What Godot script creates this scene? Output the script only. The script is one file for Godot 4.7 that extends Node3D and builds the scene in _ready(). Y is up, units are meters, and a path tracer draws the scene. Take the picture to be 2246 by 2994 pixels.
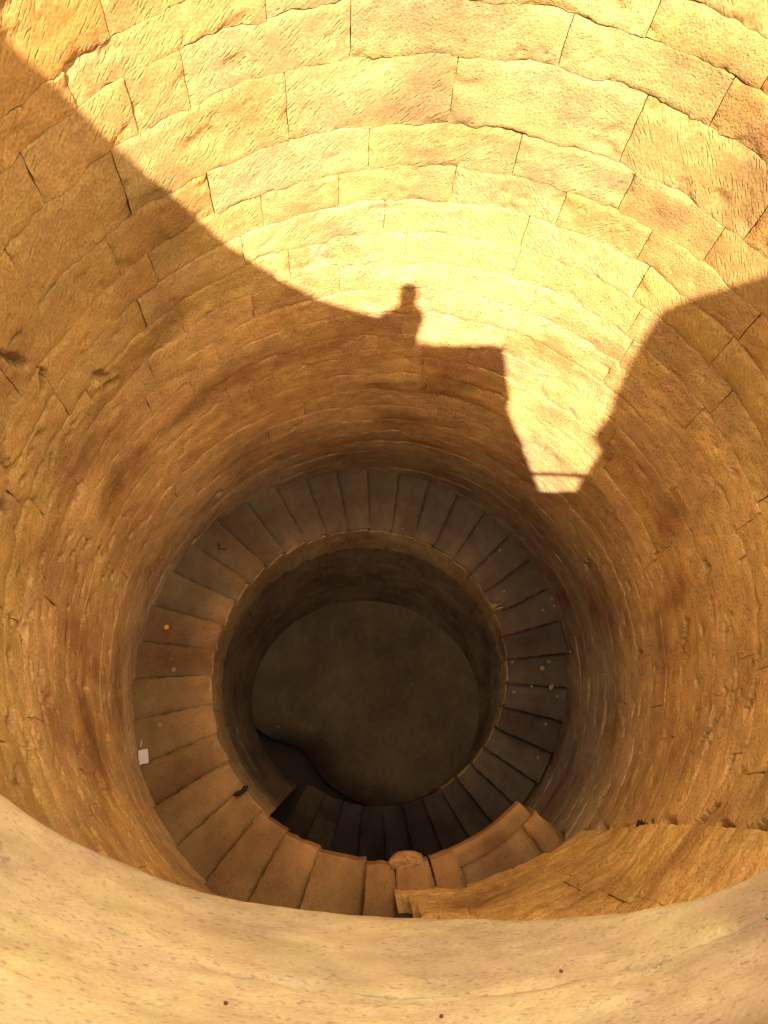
extends Node3D
# A deep round stone well with a spiral stair along its wall, looked down into from its parapet.
# Plan angles are in degrees: 0 points to the camera's side (+z), 90 to +x. Heights "h" and radii are in
# stair radii (SC metres); "off" is metres towards the well's middle.

const SC := 3.9
const FLOOR_H := -1.62
const SUN_ELEV := 59.0
const ROWS: Array = [0.0, 0.035, 0.08, 0.15, 0.28, 0.42, 0.56, 0.7, 0.82, 0.90, 0.95, 0.98, 1.0]
var STEP_DEG: Array = [2.5, -11.5, -22.5, -32.2, -41.6, -51.2, -60.5, -70.4, -79.8, -88.7, -97.7, -107.3, -116.0, -124.9, -134.0, -143.2, -152.1, -161.1, -170.1, -179.3, -188.6, -197.9, -207.6, -217.5, -227.0, -237.2, -247.1, -256.9, -266.9, -276.7, -286.3, -295.9, -304.9, -313.5, -322.0]
var STEP_H: Array = [-0.103, -0.135, -0.166, -0.199, -0.235, -0.272, -0.308, -0.340, -0.374, -0.412, -0.456, -0.508, -0.564, -0.622, -0.679, -0.733, -0.782, -0.826, -0.866, -0.901, -0.934, -0.964, -0.994, -1.024, -1.055, -1.087, -1.122, -1.160, -1.202, -1.245, -1.290, -1.336, -1.380, -1.423, -1.466]
# sandstone courses of the round wall, top to bottom: [height, rise towards +x]
var COURSES: Array = [[2.2, 0.0], [2.02, 0.01], [1.84, 0.02], [1.67, 0.03], [1.588, 0.02], [1.47, 0.035], [1.297, 0.04], [1.172, 0.05], [1.06, 0.05], [0.94, 0.045], [0.815, 0.04], [0.69, 0.035], [0.57, 0.03], [0.445, 0.03], [0.32, 0.025], [0.195, 0.02], [0.07, 0.02], [-0.055, 0.01], [-0.18, 0.01], [-0.31, 0.0], [-0.44, 0.0], [-0.57, 0.0], [-0.7, 0.0], [-0.83, 0.0], [-0.96, 0.0], [-1.1, 0.0], [-1.24, 0.0]]
# upright joints that the photograph shows, per course
var JOINTS: Dictionary = {3: [230.0, 206.0, 184.0, 161.4, 147.2, 132.0], 4: [238.0, 223.8, 216.6, 196.0, 170.1, 150.3, 131.0], 5: [227.8, 204.3, 182.4, 158.5, 139.0], 6: [216.3, 193.0, 172.0, 155.9, 141.9], 7: [209.1, 197.3, 180.1, 163.6, 150.2], 8: [213.0, 190.0, 167.6, 148.0]}
# dents and holes in the wall: [angle, height, half length m, half width m, tilt, depth m]
var GOUGES: Array = [[250.2, 1.087, 0.16, 0.05, -60.0, 0.09], [242.1, 0.90, 0.16, 0.05, 60.0, 0.09], [241.0, 0.834, 0.14, 0.04, 10.0, 0.07], [262.5, 1.068, 0.22, 0.04, -75.0, 0.07], [267.4, 0.992, 0.13, 0.05, -80.0, 0.11], [252.0, 1.22, 0.25, 0.05, 70.0, 0.08], [230.4, -0.357, 0.09, 0.05, 30.0, 0.1], [286.9, 0.863, 0.08, 0.06, 0.0, 0.1], [281.0, -0.106, 0.1, 0.05, 80.0, 0.06], [295.8, 0.909, 0.2, 0.06, 45.0, 0.07], [300.4, 0.846, 0.22, 0.06, 45.0, 0.07], [304.2, 0.967, 0.12, 0.06, 20.0, 0.09], [297.6, 0.396, 0.22, 0.05, 65.0, 0.06], [279.0, 0.182, 0.1, 0.04, 80.0, 0.05], [290.8, 0.61, 0.16, 0.05, 60.0, 0.06], [97.6, 0.267, 0.3, 0.035, 35.0, 0.07], [86.7, -0.219, 0.12, 0.04, 40.0, 0.06], [86.1, -0.431, 0.1, 0.04, 20.0, 0.05], [78.7, 0.482, 0.35, 0.03, 50.0, 0.08], [107.0, 0.498, 0.09, 0.04, 20.0, 0.06], [122.4, -0.401, 0.25, 0.06, 70.0, 0.06], [81.8, 0.698, 0.22, 0.04, 15.0, 0.08], [70.9, 0.658, 0.2, 0.04, 10.0, 0.07], [68.2, -0.299, 0.2, 0.04, 30.0, 0.06], [98.4, -0.16, 0.2, 0.04, 75.0, 0.05], [54.1, -0.5, 0.27, 0.102, 97, 0.23], [56.9, -0.3, 0.21, 0.115, 47, 0.18], [59.3, -0.11, 0.3, 0.095, 104, 0.13], [59.7, 0.1, 0.24, 0.067, 80, 0.19], [60.0, 0.26, 0.27, 0.065, 63, 0.23], [61.5, 0.44, 0.24, 0.061, 97, 0.14], [61.8, 0.62, 0.375, 0.059, 45, 0.22], [60.8, 0.8, 0.24, 0.065, 109, 0.22], [60.6, 0.96, 0.33, 0.117, 80, 0.2]]

var rng := RandomNumberGenerator.new()
var taken := {}
var n_broad := FastNoiseLite.new()
var n_mid := FastNoiseLite.new()
var n_bed := FastNoiseLite.new()
var n_fine := FastNoiseLite.new()
var M := {}
var cam: Camera3D
var cam_inv := Transform3D()

func numbered(called: String) -> String:
	if not taken.has(called):
		taken[called] = 0
		return called
	taken[called] += 1
	return "%s_%03d" % [called, taken[called]]

func tag(o: Node, label: String, category: String, group := "") -> Node:
	o.set_meta("label", label)
	o.set_meta("category", category)
	if group != "":
		o.set_meta("group", group)
	return o

func base(called: String, where := Vector3.ZERO) -> Node3D:
	var o := Node3D.new()
	o.name = numbered(called)
	o.position = where
	add_child(o, true)
	return o

func put(called: String, mesh: Mesh, mat: Material, parent: Node) -> MeshInstance3D:
	var o := MeshInstance3D.new()
	o.name = called if parent != self else numbered(called)
	o.mesh = mesh
	if mat:
		o.material_override = mat
	parent.add_child(o, true)
	return o

# ------------------------------------------------------------------ the well's surfaces
func well_axis(h: float) -> Vector3:   # x, z of the middle and the radius at this height
	var t := clampf((h + 0.2) / 2.0, 0.0, 1.3)
	return Vector3(0.03 * t, -0.25 * t, 1.0 - 0.05 * t)

func interp(x: float, xs: Array, ys: Array) -> float:
	if x <= xs[0]:
		return ys[0]
	for i in range(1, xs.size()):
		if x <= xs[i]:
			return lerpf(ys[i - 1], ys[i], (x - xs[i - 1]) / (xs[i] - xs[i - 1]))
	return ys[-1]

func stair_h(deg: float) -> float:   # deg from +2.5 down to -400
	for i in range(1, STEP_DEG.size()):
		if deg >= STEP_DEG[i]:
			return STEP_H[i]
	return FLOOR_H

func ledge_deg(h: float) -> float:
	return interp(h, [-0.67, -0.1, 0.25, 0.55, 0.9, 1.5], [53.0, 58.0, 63.0, 66.0, 68.5, 72.0])

func parapet_top(x: float) -> float:
	return interp(x, [-0.95, -0.751, -0.681, -0.539, -0.347, -0.13, -0.12, 0.018, 0.245, 0.28, 0.33, 0.38, 0.46], [3.25, 3.18, 3.135, 3.035, 3.005, 3.01, 2.88, 2.868, 2.845, 2.66, 2.36, 2.12, 1.93])

func surf(kind: int, a: float, h: float, off: float) -> Vector3:
	var r := deg_to_rad(a)
	match kind:
		0:   # the round wall
			var c := well_axis(h)
			var q := c.z - off / SC
			return Vector3((c.x + q * sin(r)) * SC, h * SC, (c.y + q * cos(r)) * SC)
		1:   # the entrance wall beside the doorway, a runs 0..1
			var deg := lerpf(10.0, ledge_deg(h), a)
			r = deg_to_rad(deg)
			var c := well_axis(h)
			var main := c.z + c.x * sin(r) + c.y * cos(r)
			var q := minf(interp(deg, [10.0, 20.0, 27.0, 40.0, 50.0, 60.0, 72.0], [0.77, 0.79, 0.82, 0.85, 0.89, 0.945, 0.98]), main - 0.035) - off / SC
			return Vector3(q * sin(r) * SC, h * SC, q * cos(r) * SC)
		2:   # the parapet on the camera's side
			var q := 0.84 - off / SC
			var lf := smoothstep(4.0, -38.0, a)
			var lip := 1.685 + 0.18 * smoothstep(6.0, 34.0, a) + 0.14 * lf
			if h < lip:
				q += (0.05 + 0.05 * lf) * pow((lip - h) / (0.11 + 0.10 * lf), 2.0)
			return Vector3((-0.05 + q * sin(r)) * SC, h * SC, (-0.42 + q * cos(r)) * SC)
		3:   # the shaft below the stair, h runs 0 (top) .. 1 (floor)
			var top := stair_h(a) - 0.016
			var y := lerpf(top, FLOOR_H - 0.02, h)
			var v := clampf((top - y) / 0.9, 0.0, 1.0)
			var q0 := 0.687 - off / SC
			var q1 := 0.565 - off / SC
			v = h
			return Vector3(lerpf(q0 * sin(r), -0.03 + (q1 + 0.08) * sin(r), v) * SC, y * SC, lerpf(q0 * cos(r), 0.145 + q1 * cos(r), v) * SC)
	return Vector3.ZERO

func in_view(p: Vector3, margin: float) -> bool:
	var q := cam_inv * p
	if q.z > -0.2:
		return false
	var ty := tan(deg_to_rad(cam.fov * 0.5))
	return absf(q.y) < -q.z * ty * margin and absf(q.x) < -q.z * ty * 0.75 * margin

# ------------------------------------------------------------------ one block of stone on a surface
# lo, hi: Callables or [height, rise, seed] arrays giving the joint heights
func joint_h(j: Array, a: float, kind: int) -> float:
	var v: float = j[0]
	if kind == 0:
		v += j[1] * sin(deg_to_rad(a))
		v += 0.011 * n_mid.get_noise_2d(a * 0.11, j[2] * 9.7) + 0.005 * n_mid.get_noise_2d(a * 0.5, j[2] * 5.3)
	elif kind == 1:
		v += 0.012 * n_mid.get_noise_2d(a * 9.0, j[2] * 9.7)
	elif kind == 2:
		v += 0.008 * n_mid.get_noise_2d(a * 0.13, j[2] * 9.7)
		if j.size() > 3:
			v = minf(v, parapet_top(-0.05 + 0.84 * sin(deg_to_rad(a))))
	else:
		v += 0.012 * n_mid.get_noise_2d(a * 0.13, j[2] * 9.7)
	return v

func stone(kind: int, a0: float, a1: float, lo: Array, hi: Array, o: Dictionary) -> ArrayMesh:
	var cell: float = o.get("cell", 0.045)
	var depth: float = o.get("depth", 0.2)
	var gap: float = o.get("gap", 0.008)
	var bed: float = o.get("bed", 0.3)
	var rough: float = o.get("rough", 1.0)
	var tint: Color = o.get("tint", Color(0.98, 0.62, 0.2))
	var spall: float = o.get("spall", 0.5)
	var sink: float = o.get("sink", 0.0)
	var sx := 1.0
	match kind:
		0: sx = deg_to_rad(1.0) * SC
		1: sx = 3.2
		2: sx = deg_to_rad(1.0) * SC * 0.84
		3: sx = deg_to_rad(1.0) * SC * 0.66
	var am := (a0 + a1) * 0.5
	var hm0 := joint_h(lo, am, kind)
	var hm1 := joint_h(hi, am, kind)
	var sy := SC
	if kind == 3:
		sy = (stair_h(am) - 0.04 - FLOOR_H) * SC
	var wide := absf(a1 - a0) * sx
	var tall := absf(hm1 - hm0) * sy
	if wide < 0.03 or tall < 0.03:
		return null
	var nx := clampi(int(ceil(wide / cell)), 3, 60)
	var ny := clampi(int(ceil(tall / cell)), 3, 30)
	var push := rng.randf_range(-0.009, 0.009) * rough
	var tilt_x := rng.randf_range(-0.007, 0.007) * rough
	var tilt_y := rng.randf_range(-0.006, 0.009) * rough
	var seed_v := rng.randf() * 100.0
	var near_gouges: Array = []
	if kind == 0:
		for g in GOUGES:
			if g[0] > a0 - 6.0 and g[0] < a1 + 6.0 and g[1] > hm0 - 0.1 and g[1] < hm1 + 0.1: near_gouges.append(g)
	var V := PackedVector3Array()
	var C := PackedColorArray()
	var U := PackedVector2Array()
	var U2 := PackedVector2Array()
	var N := PackedVector3Array()
	var I := PackedInt32Array()
	var du := rng.randf() * 7.0
	var dv := rng.randf() * 5.0
	for j in ny + 1:
		var fv := float(j) / ny
		for i in nx + 1:
			var fu := float(i) / nx
			var a := lerpf(a0, a1, fu)
			var hl := joint_h(lo, a, kind)
			var hh := maxf(joint_h(hi, a, kind), hl + 0.002)
			# the ends are a little crooked too
			a += 0.25 * (0.035 / sx) * n_mid.get_noise_2d((a0 if fu < 0.5 else a1) * 3.0 + 7.0, lerpf(hl, hh, fv) * sy * 4.0) * (1.0 if (i == 0 or i == nx) else 0.0)
			var h := lerpf(hl, hh, fv)
			var s := a * sx
			var y := h * sy
			var eu := minf(fu, 1.0 - fu) * wide
			var ev := minf(fv, 1.0 - fv) * tall
			# joints: open by the gap at the very edge
			if i == 0: a += gap * 0.5 / sx * signf(a1 - a0)
			if i == nx: a -= gap * 0.5 / sx * signf(a1 - a0)
			var open := gap * (0.8 + 4.0 * maxf(0.0, n_mid.get_noise_2d(a * 0.17, (lo[2] if j == 0 else hi[2]) * 3.3)))
			if j == 0: h += open * 0.6 / sy
			if j == ny: h -= open * 0.6 / sy
			var big := n_broad.get_noise_2d(s * 0.9 + seed_v, y * 0.9)
			var mid := n_mid.get_noise_2d(s * 2.6, y * 2.6 + seed_v)
			var fin := n_fine.get_noise_2d(s * 9.0, y * 9.0)
			var str_v := n_bed.get_noise_2d(s * 1.5, y * 10.0 + s * 0.6)
			var d := push - sink + tilt_x * (fu * 2.0 - 1.0) + tilt_y * (fv * 2.0 - 1.0)
			d += rough * (0.016 * big + 0.010 * mid + 0.005 * fin) + bed * 0.016 * (str_v - 0.4 * absf(str_v))
			var hollow_shade := 1.0
			# worn, broken edges
			var w := 0.035 + 0.05 * maxf(0.0, mid + 0.25)
			var e := minf(eu, ev)
			if e < w:
				var q := 1.0 - e / w
				d -= (0.004 + 0.026 * maxf(0.0, big + 0.05)) * q * q * rough
			var brk := n_broad.get_noise_2d(s * 1.7 + 31.0 + seed_v * 0.01, y * 2.4 - 12.0)
			if brk > spall - 0.25 * exp(-e / 0.06):
				d -= 0.018 * smoothstep(0.0, 0.1, brk - spall + 0.25 * exp(-e / 0.06))
			if kind == 0:
				for g in near_gouges:
					var gx: float = (a - g[0]) * sx
					var gy: float = (h - g[1]) * sy
					if absf(gx) < 0.5 and absf(gy) < 0.5:
						var ct := cos(deg_to_rad(g[4]))
						var sn := sin(deg_to_rad(g[4]))
						var lx: float = (gx * ct + gy * sn) / g[2]
						var ly: float = (-gx * sn + gy * ct + 0.03 * n_mid.get_noise_2d(s * 6.0, y * 6.0)) / g[3]
						var rr: float = lx * lx + ly * ly
						if rr < 1.0:
							d -= g[5] * smoothstep(0.0, 0.5, 1.0 - rr)
							hollow_shade = minf(hollow_shade, 1.0 - 5.0 * g[5] * smoothstep(0.0, 0.6, 1.0 - rr))  # shade inside the holes, painted into the vertex colour
			V.append(surf(kind, a, h, d))
			var k := (1.0 + 0.10 * big + 0.06 * mid + 0.05 * str_v * bed) * maxf(hollow_shade, 0.14)
			C.append(Color(clampf(tint.r * k, 0, 1), clampf(tint.g * k * (1.0 + 0.03 * mid), 0, 1), clampf(tint.b * k * (1.0 - 0.12 * big), 0, 1)))
			U.append(Vector2(s + du, -y + dv))
			var th_abs := a
			if kind == 1: th_abs = lerpf(10.0, 65.0, a)
			if kind == 2: th_abs += 200.0
			if kind == 3: th_abs += 360.0
			U2.append(Vector2(th_abs / 360.0, (2.3 - (h if kind != 3 else lerpf(-0.5, -1.6, h))) / 4.0))
	var nxs := nx + 1
	# grid normals
	var mid_p := surf(kind, am, (hm0 + hm1) * 0.5, 0.0)
	var out_dir := surf(kind, am, (hm0 + hm1) * 0.5, 1.0) - mid_p
	var first := true
	var flip := false
	for j in ny + 1:
		for i in nxs:
			var l := V[j * nxs + maxi(i - 1, 0)]
			var r := V[j * nxs + mini(i + 1, nx)]
			var b := V[maxi(j - 1, 0) * nxs + i]
			var t := V[mini(j + 1, ny) * nxs + i]
			var n := (r - l).cross(t - b)
			if first:
				flip = n.dot(out_dir) < 0.0
				first = false
			N.append((-n if flip else n).normalized())
	for j in ny:
		for i in nx:
			var p := j * nxs + i
			if flip:
				I.append_array(PackedInt32Array([p, p + 1, p + nxs, p + 1, p + nxs + 1, p + nxs]))
			else:
				I.append_array(PackedInt32Array([p, p + nxs, p + 1, p + 1, p + nxs, p + nxs + 1]))
	# the four sides run back into the wall
	var rim: Array = []
	for i in nx + 1: rim.append(i)
	for j in range(1, ny + 1): rim.append(j * nxs + nx)
	for i in range(nx - 1, -1, -1): rim.append(ny * nxs + i)
	for j in range(ny - 1, 0, -1): rim.append(j * nxs)
	var back := -out_dir.normalized() * depth
	var centre := Vector3.ZERO
	for p in rim: centre += V[p]
	centre /= rim.size()
	for q in rim.size():
		var p0: int = rim[q]
		var p1: int = rim[(q + 1) % rim.size()]
		var b0 := V[p0]
		var b1 := V[p1]
		var n := (b1 - b0).cross(back).normalized()
		var sgn := n.dot((b0 + b1) * 0.5 - centre)
		if sgn < 0.0: n = -n
		var s0 := V.size()
		for vv in [b0, b1, b1 + back, b0 + back]:
			V.append(vv)
			N.append(n)
		for pp in [p0, p1, p1, p0]:
			C.append(C[pp])
			U2.append(U2[pp])
		U.append(U[p0]); U.append(U[p1])
		U.append(U[p1] + Vector2(0.07, depth)); U.append(U[p0] + Vector2(0.07, depth))
		if (b1 - b0).cross(back).dot(n) > 0.0:
			I.append_array(PackedInt32Array([s0, s0 + 2, s0 + 1, s0, s0 + 3, s0 + 2]))
		else:
			I.append_array(PackedInt32Array([s0, s0 + 1, s0 + 2, s0, s0 + 2, s0 + 3]))
	return arrays_mesh(V, N, C, U, U2, I)

func arrays_mesh(V: PackedVector3Array, N: PackedVector3Array, C: PackedColorArray, U: PackedVector2Array, U2: PackedVector2Array, I: PackedInt32Array) -> ArrayMesh:
	var arr := []
	arr.resize(Mesh.ARRAY_MAX)
	arr[Mesh.ARRAY_VERTEX] = V
	arr[Mesh.ARRAY_NORMAL] = N
	arr[Mesh.ARRAY_COLOR] = C
	arr[Mesh.ARRAY_TEX_UV] = U
	arr[Mesh.ARRAY_TEX_UV2] = U2
	arr[Mesh.ARRAY_INDEX] = I
	var m := ArrayMesh.new()
	m.add_surface_from_arrays(Mesh.PRIMITIVE_TRIANGLES, arr)
	return m

# ------------------------------------------------------------------ a slab: one tread, kerb stone or paving slab
# d0 > d1 in degrees, r0..r1 in stair radii, top at h
func slab(d0: float, d1: float, r0: float, r1: float, h: float, thick: float, o := {}) -> ArrayMesh:
	var nx: int = o.get("nx", 22)
	var ny := ROWS.size() - 1
	var tint: Color = o.get("tint", Color(0.5, 0.36, 0.2))
	var worn: float = o.get("worn", 1.0)
	var bump: float = o.get("bump", 0.0)
	var chip: Array = o.get("chip", [])
	var inn_w: float = o.get("inner", 0.10)
	var seed_v := rng.randf() * 100.0
	var tilt := rng.randf_range(-0.012, 0.012) * worn
	var tilt2 := rng.randf_range(-0.008, 0.012) * worn
	var V := PackedVector3Array()
	var C := PackedColorArray()
	var U := PackedVector2Array()
	var U2 := PackedVector2Array()
	var N := PackedVector3Array()
	var I := PackedInt32Array()
	var tu := rng.randf() * 9.0
	var rot := rng.randf_range(-0.6, 0.6)
	for j in ny + 1:
		var fv: float = ROWS[j]
		for i in nx + 1:
			var fu := float(i) / nx
			var rr := lerpf(r0, r1, fu)
			var dg := lerpf(d0, d1, fv)
			if j == 0 or j == ny:
				dg += (0.25 * n_mid.get_noise_2d(rr * 18.0, (d0 if j == 0 else d1)) + 0.12 * n_fine.get_noise_2d(rr * 60.0, (d0 if j == 0 else d1))) / rr
			if i == 0:
				rr += 0.005 * n_mid.get_noise_2d(dg * 0.25, 3.0) + 0.002 * n_fine.get_noise_2d(dg * 1.5, 9.0)
			var r := deg_to_rad(dg)
			var s := rr * SC
			var y := r * SC * 0.85
			var d := tilt * (fu * 2.0 - 1.0) + tilt2 * (fv * 2.0 - 1.0)
			d += 0.012 * worn * n_broad.get_noise_2d(s * 1.1 + seed_v, y * 1.1) + 0.006 * worn * n_mid.get_noise_2d(s * 3.0, y * 3.0 + seed_v) + 0.003 * n_fine.get_noise_2d(s * 12.0, y * 12.0)
			# a hollow trodden into the nosing, rounded edges
			var nose := (1.0 - fv) * absf(d1 - d0) * 0.0148 * SC
			var nose2 := fv * absf(d1 - d0) * 0.0148 * SC
			var edge := minf((1.0 - fv), 1.0) * absf(deg_to_rad(d1 - d0)) * rr * SC
			var edge2 := fv * absf(deg_to_rad(d1 - d0)) * rr * SC
			if edge < 0.05: d -= 0.022 * pow(1.0 - edge / 0.05, 2.0)
			if edge2 < 0.03: d -= 0.008 * pow(1.0 - edge2 / 0.03, 2.0)
			var inn := (rr - r0) * SC
			if inn < inn_w: d -= (0.02 + 0.16 * (inn_w - 0.10)) * worn * pow(1.0 - inn / inn_w, 2.0)
			d -= 0.012 * worn * exp(-edge / 0.12) * exp(-pow((fu - 0.45) / 0.25, 2.0))
			if bump > 0.0:
				d -= bump * (pow(absf(fu * 2.0 - 1.0), 3.0) + pow(absf(fv * 2.0 - 1.0), 4.0))
			if chip.size() == 4 and fv > chip[0] and fu < chip[1]:
				d -= chip[2] * smoothstep(0.0, 0.15, minf(fv - chip[0], chip[1] - fu) + 0.05 * n_mid.get_noise_2d(s * 6.0, y * 6.0))
			V.append(Vector3(rr * sin(r) * SC, h * SC + d, rr * cos(r) * SC))
			var big := n_broad.get_noise_2d(s * 0.8 + 3.0 * seed_v, y * 0.8)
			var k := 1.0 + 0.22 * big + 0.10 * n_mid.get_noise_2d(s * 2.2, y * 2.2 + 50.0)
			# dirt gathers at the wall side, feet keep the inner side bare
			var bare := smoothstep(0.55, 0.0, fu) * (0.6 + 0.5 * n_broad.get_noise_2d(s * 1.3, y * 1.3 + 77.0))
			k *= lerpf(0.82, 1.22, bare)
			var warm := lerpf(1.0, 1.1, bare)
			if edge2 < 0.07: k *= lerpf(lerpf(1.0, 0.42, smoothstep(0.0, 0.6, inn)), 1.0, smoothstep(0.015, 0.07, edge2 + 0.02 * n_mid.get_noise_2d(s * 4.0, y * 4.0)))  # corner shade and dirt at the riser's foot, both painted into the colour
			C.append(Color(clampf(tint.r * k * warm, 0, 1), clampf(tint.g * k, 0, 1), clampf(tint.b * k / warm, 0, 1)))
			U.append(Vector2((s * cos(rot) - y * sin(rot)) + tu, (s * sin(rot) + y * cos(rot)) + tu))
			U2.append(Vector2(dg / 360.0 + 2.0, (2.3 - h) / 4.0 + 0.02 * fu))
	var nxs := nx + 1
	var flip := false
	var first := true
	for j in ny + 1:
		for i in nxs:
			var n := (V[j * nxs + mini(i + 1, nx)] - V[j * nxs + maxi(i - 1, 0)]).cross(V[mini(j + 1, ny) * nxs + i] - V[maxi(j - 1, 0) * nxs + i])
			if first:
				flip = n.y < 0.0
				first = false
			N.append((-n if flip else n).normalized())
	for j in ny:
		for i in nx:
			var p := j * nxs + i
			if flip:
				I.append_array(PackedInt32Array([p, p + 1, p + nxs, p + 1, p + nxs + 1, p + nxs]))
			else:
				I.append_array(PackedInt32Array([p, p + nxs, p + 1, p + 1, p + nxs, p + nxs + 1]))
	var rim: Array = []
	for i in nx + 1: rim.append(i)
	for j in range(1, ny + 1): rim.append(j * nxs + nx)
	for i in range(nx - 1, -1, -1): rim.append(ny * nxs + i)
	for j in range(ny - 1, 0, -1): rim.append(j * nxs)
	var centre := Vector3.ZERO
	for p in rim: centre += V[p]
	centre /= rim.size()
	var rows := 3
	var along := 0.0
	for q in rim.size():
		var p0: int = rim[q]
		var p1: int = rim[(q + 1) % rim.size()]
		var e0 := V[p0]
		var e1 := V[p1]
		var n := (e1 - e0).cross(Vector3.DOWN).normalized()
		if n.dot((e0 + e1) * 0.5 - centre) < 0.0: n = -n
		var s0 := V.size()
		for rrow in rows + 1:
			var f := float(rrow) / rows
			for vv in [e0, e1]:
				var w: float = 0.012 * n_fine.get_noise_3d(vv.x * 7.0, vv.z * 7.0, f * 3.0) * (1.0 if rrow > 0 else 0.0)
				V.append(vv + Vector3.DOWN * thick * f + n * w)
				N.append(n)
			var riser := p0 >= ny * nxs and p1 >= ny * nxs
			var riser_shade := (0.6 if rrow == 0 else 0.42) if riser else 0.95  # risers get their shade as a darker colour
			C.append(C[p0].darkened(1.0 - riser_shade)); C.append(C[p1].darkened(1.0 - riser_shade))
			U2.append(U2[p0]); U2.append(U2[p1])
			U.append(Vector2(along + tu, thick * f)); U.append(Vector2(along + tu + e0.distance_to(e1), thick * f))
		along += e0.distance_to(e1)
		var cw := (e1 - e0).cross(Vector3.DOWN).dot(n) > 0.0
		for rrow in rows:
			var p := s0 + rrow * 2
			if cw:
				I.append_array(PackedInt32Array([p, p + 3, p + 1, p, p + 2, p + 3]))
			else:
				I.append_array(PackedInt32Array([p, p + 1, p + 3, p, p + 3, p + 2]))
	return arrays_mesh(V, N, C, U, U2, I)

# ------------------------------------------------------------------ textures
func grey(seed_n: int, w: int, h: int, freq: float, oct: int, kind := FastNoiseLite.TYPE_SIMPLEX_SMOOTH, ridged := false) -> Image:
	var n := FastNoiseLite.new()
	n.seed = seed_n
	n.noise_type = kind
	n.frequency = freq
	n.fractal_type = FastNoiseLite.FRACTAL_RIDGED if ridged else FastNoiseLite.FRACTAL_FBM
	n.fractal_octaves = oct
	var im := n.get_seamless_image(w, h, false, false, 0.15, true)
	im.convert(Image.FORMAT_L8)
	return im

func stretched(im: Image, w: int, h: int, shear: float) -> PackedByteArray:
	im.resize(w, h, Image.INTERPOLATE_CUBIC)
	var d := im.get_data()
	if shear == 0.0:
		return d
	var out := PackedByteArray()
	for y in h:
		var s := posmod(int(y * shear), w)
		var row := d.slice(y * w, (y + 1) * w)
		out.append_array(row.slice(s))
		out.append_array(row.slice(0, s))
	return out

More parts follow.
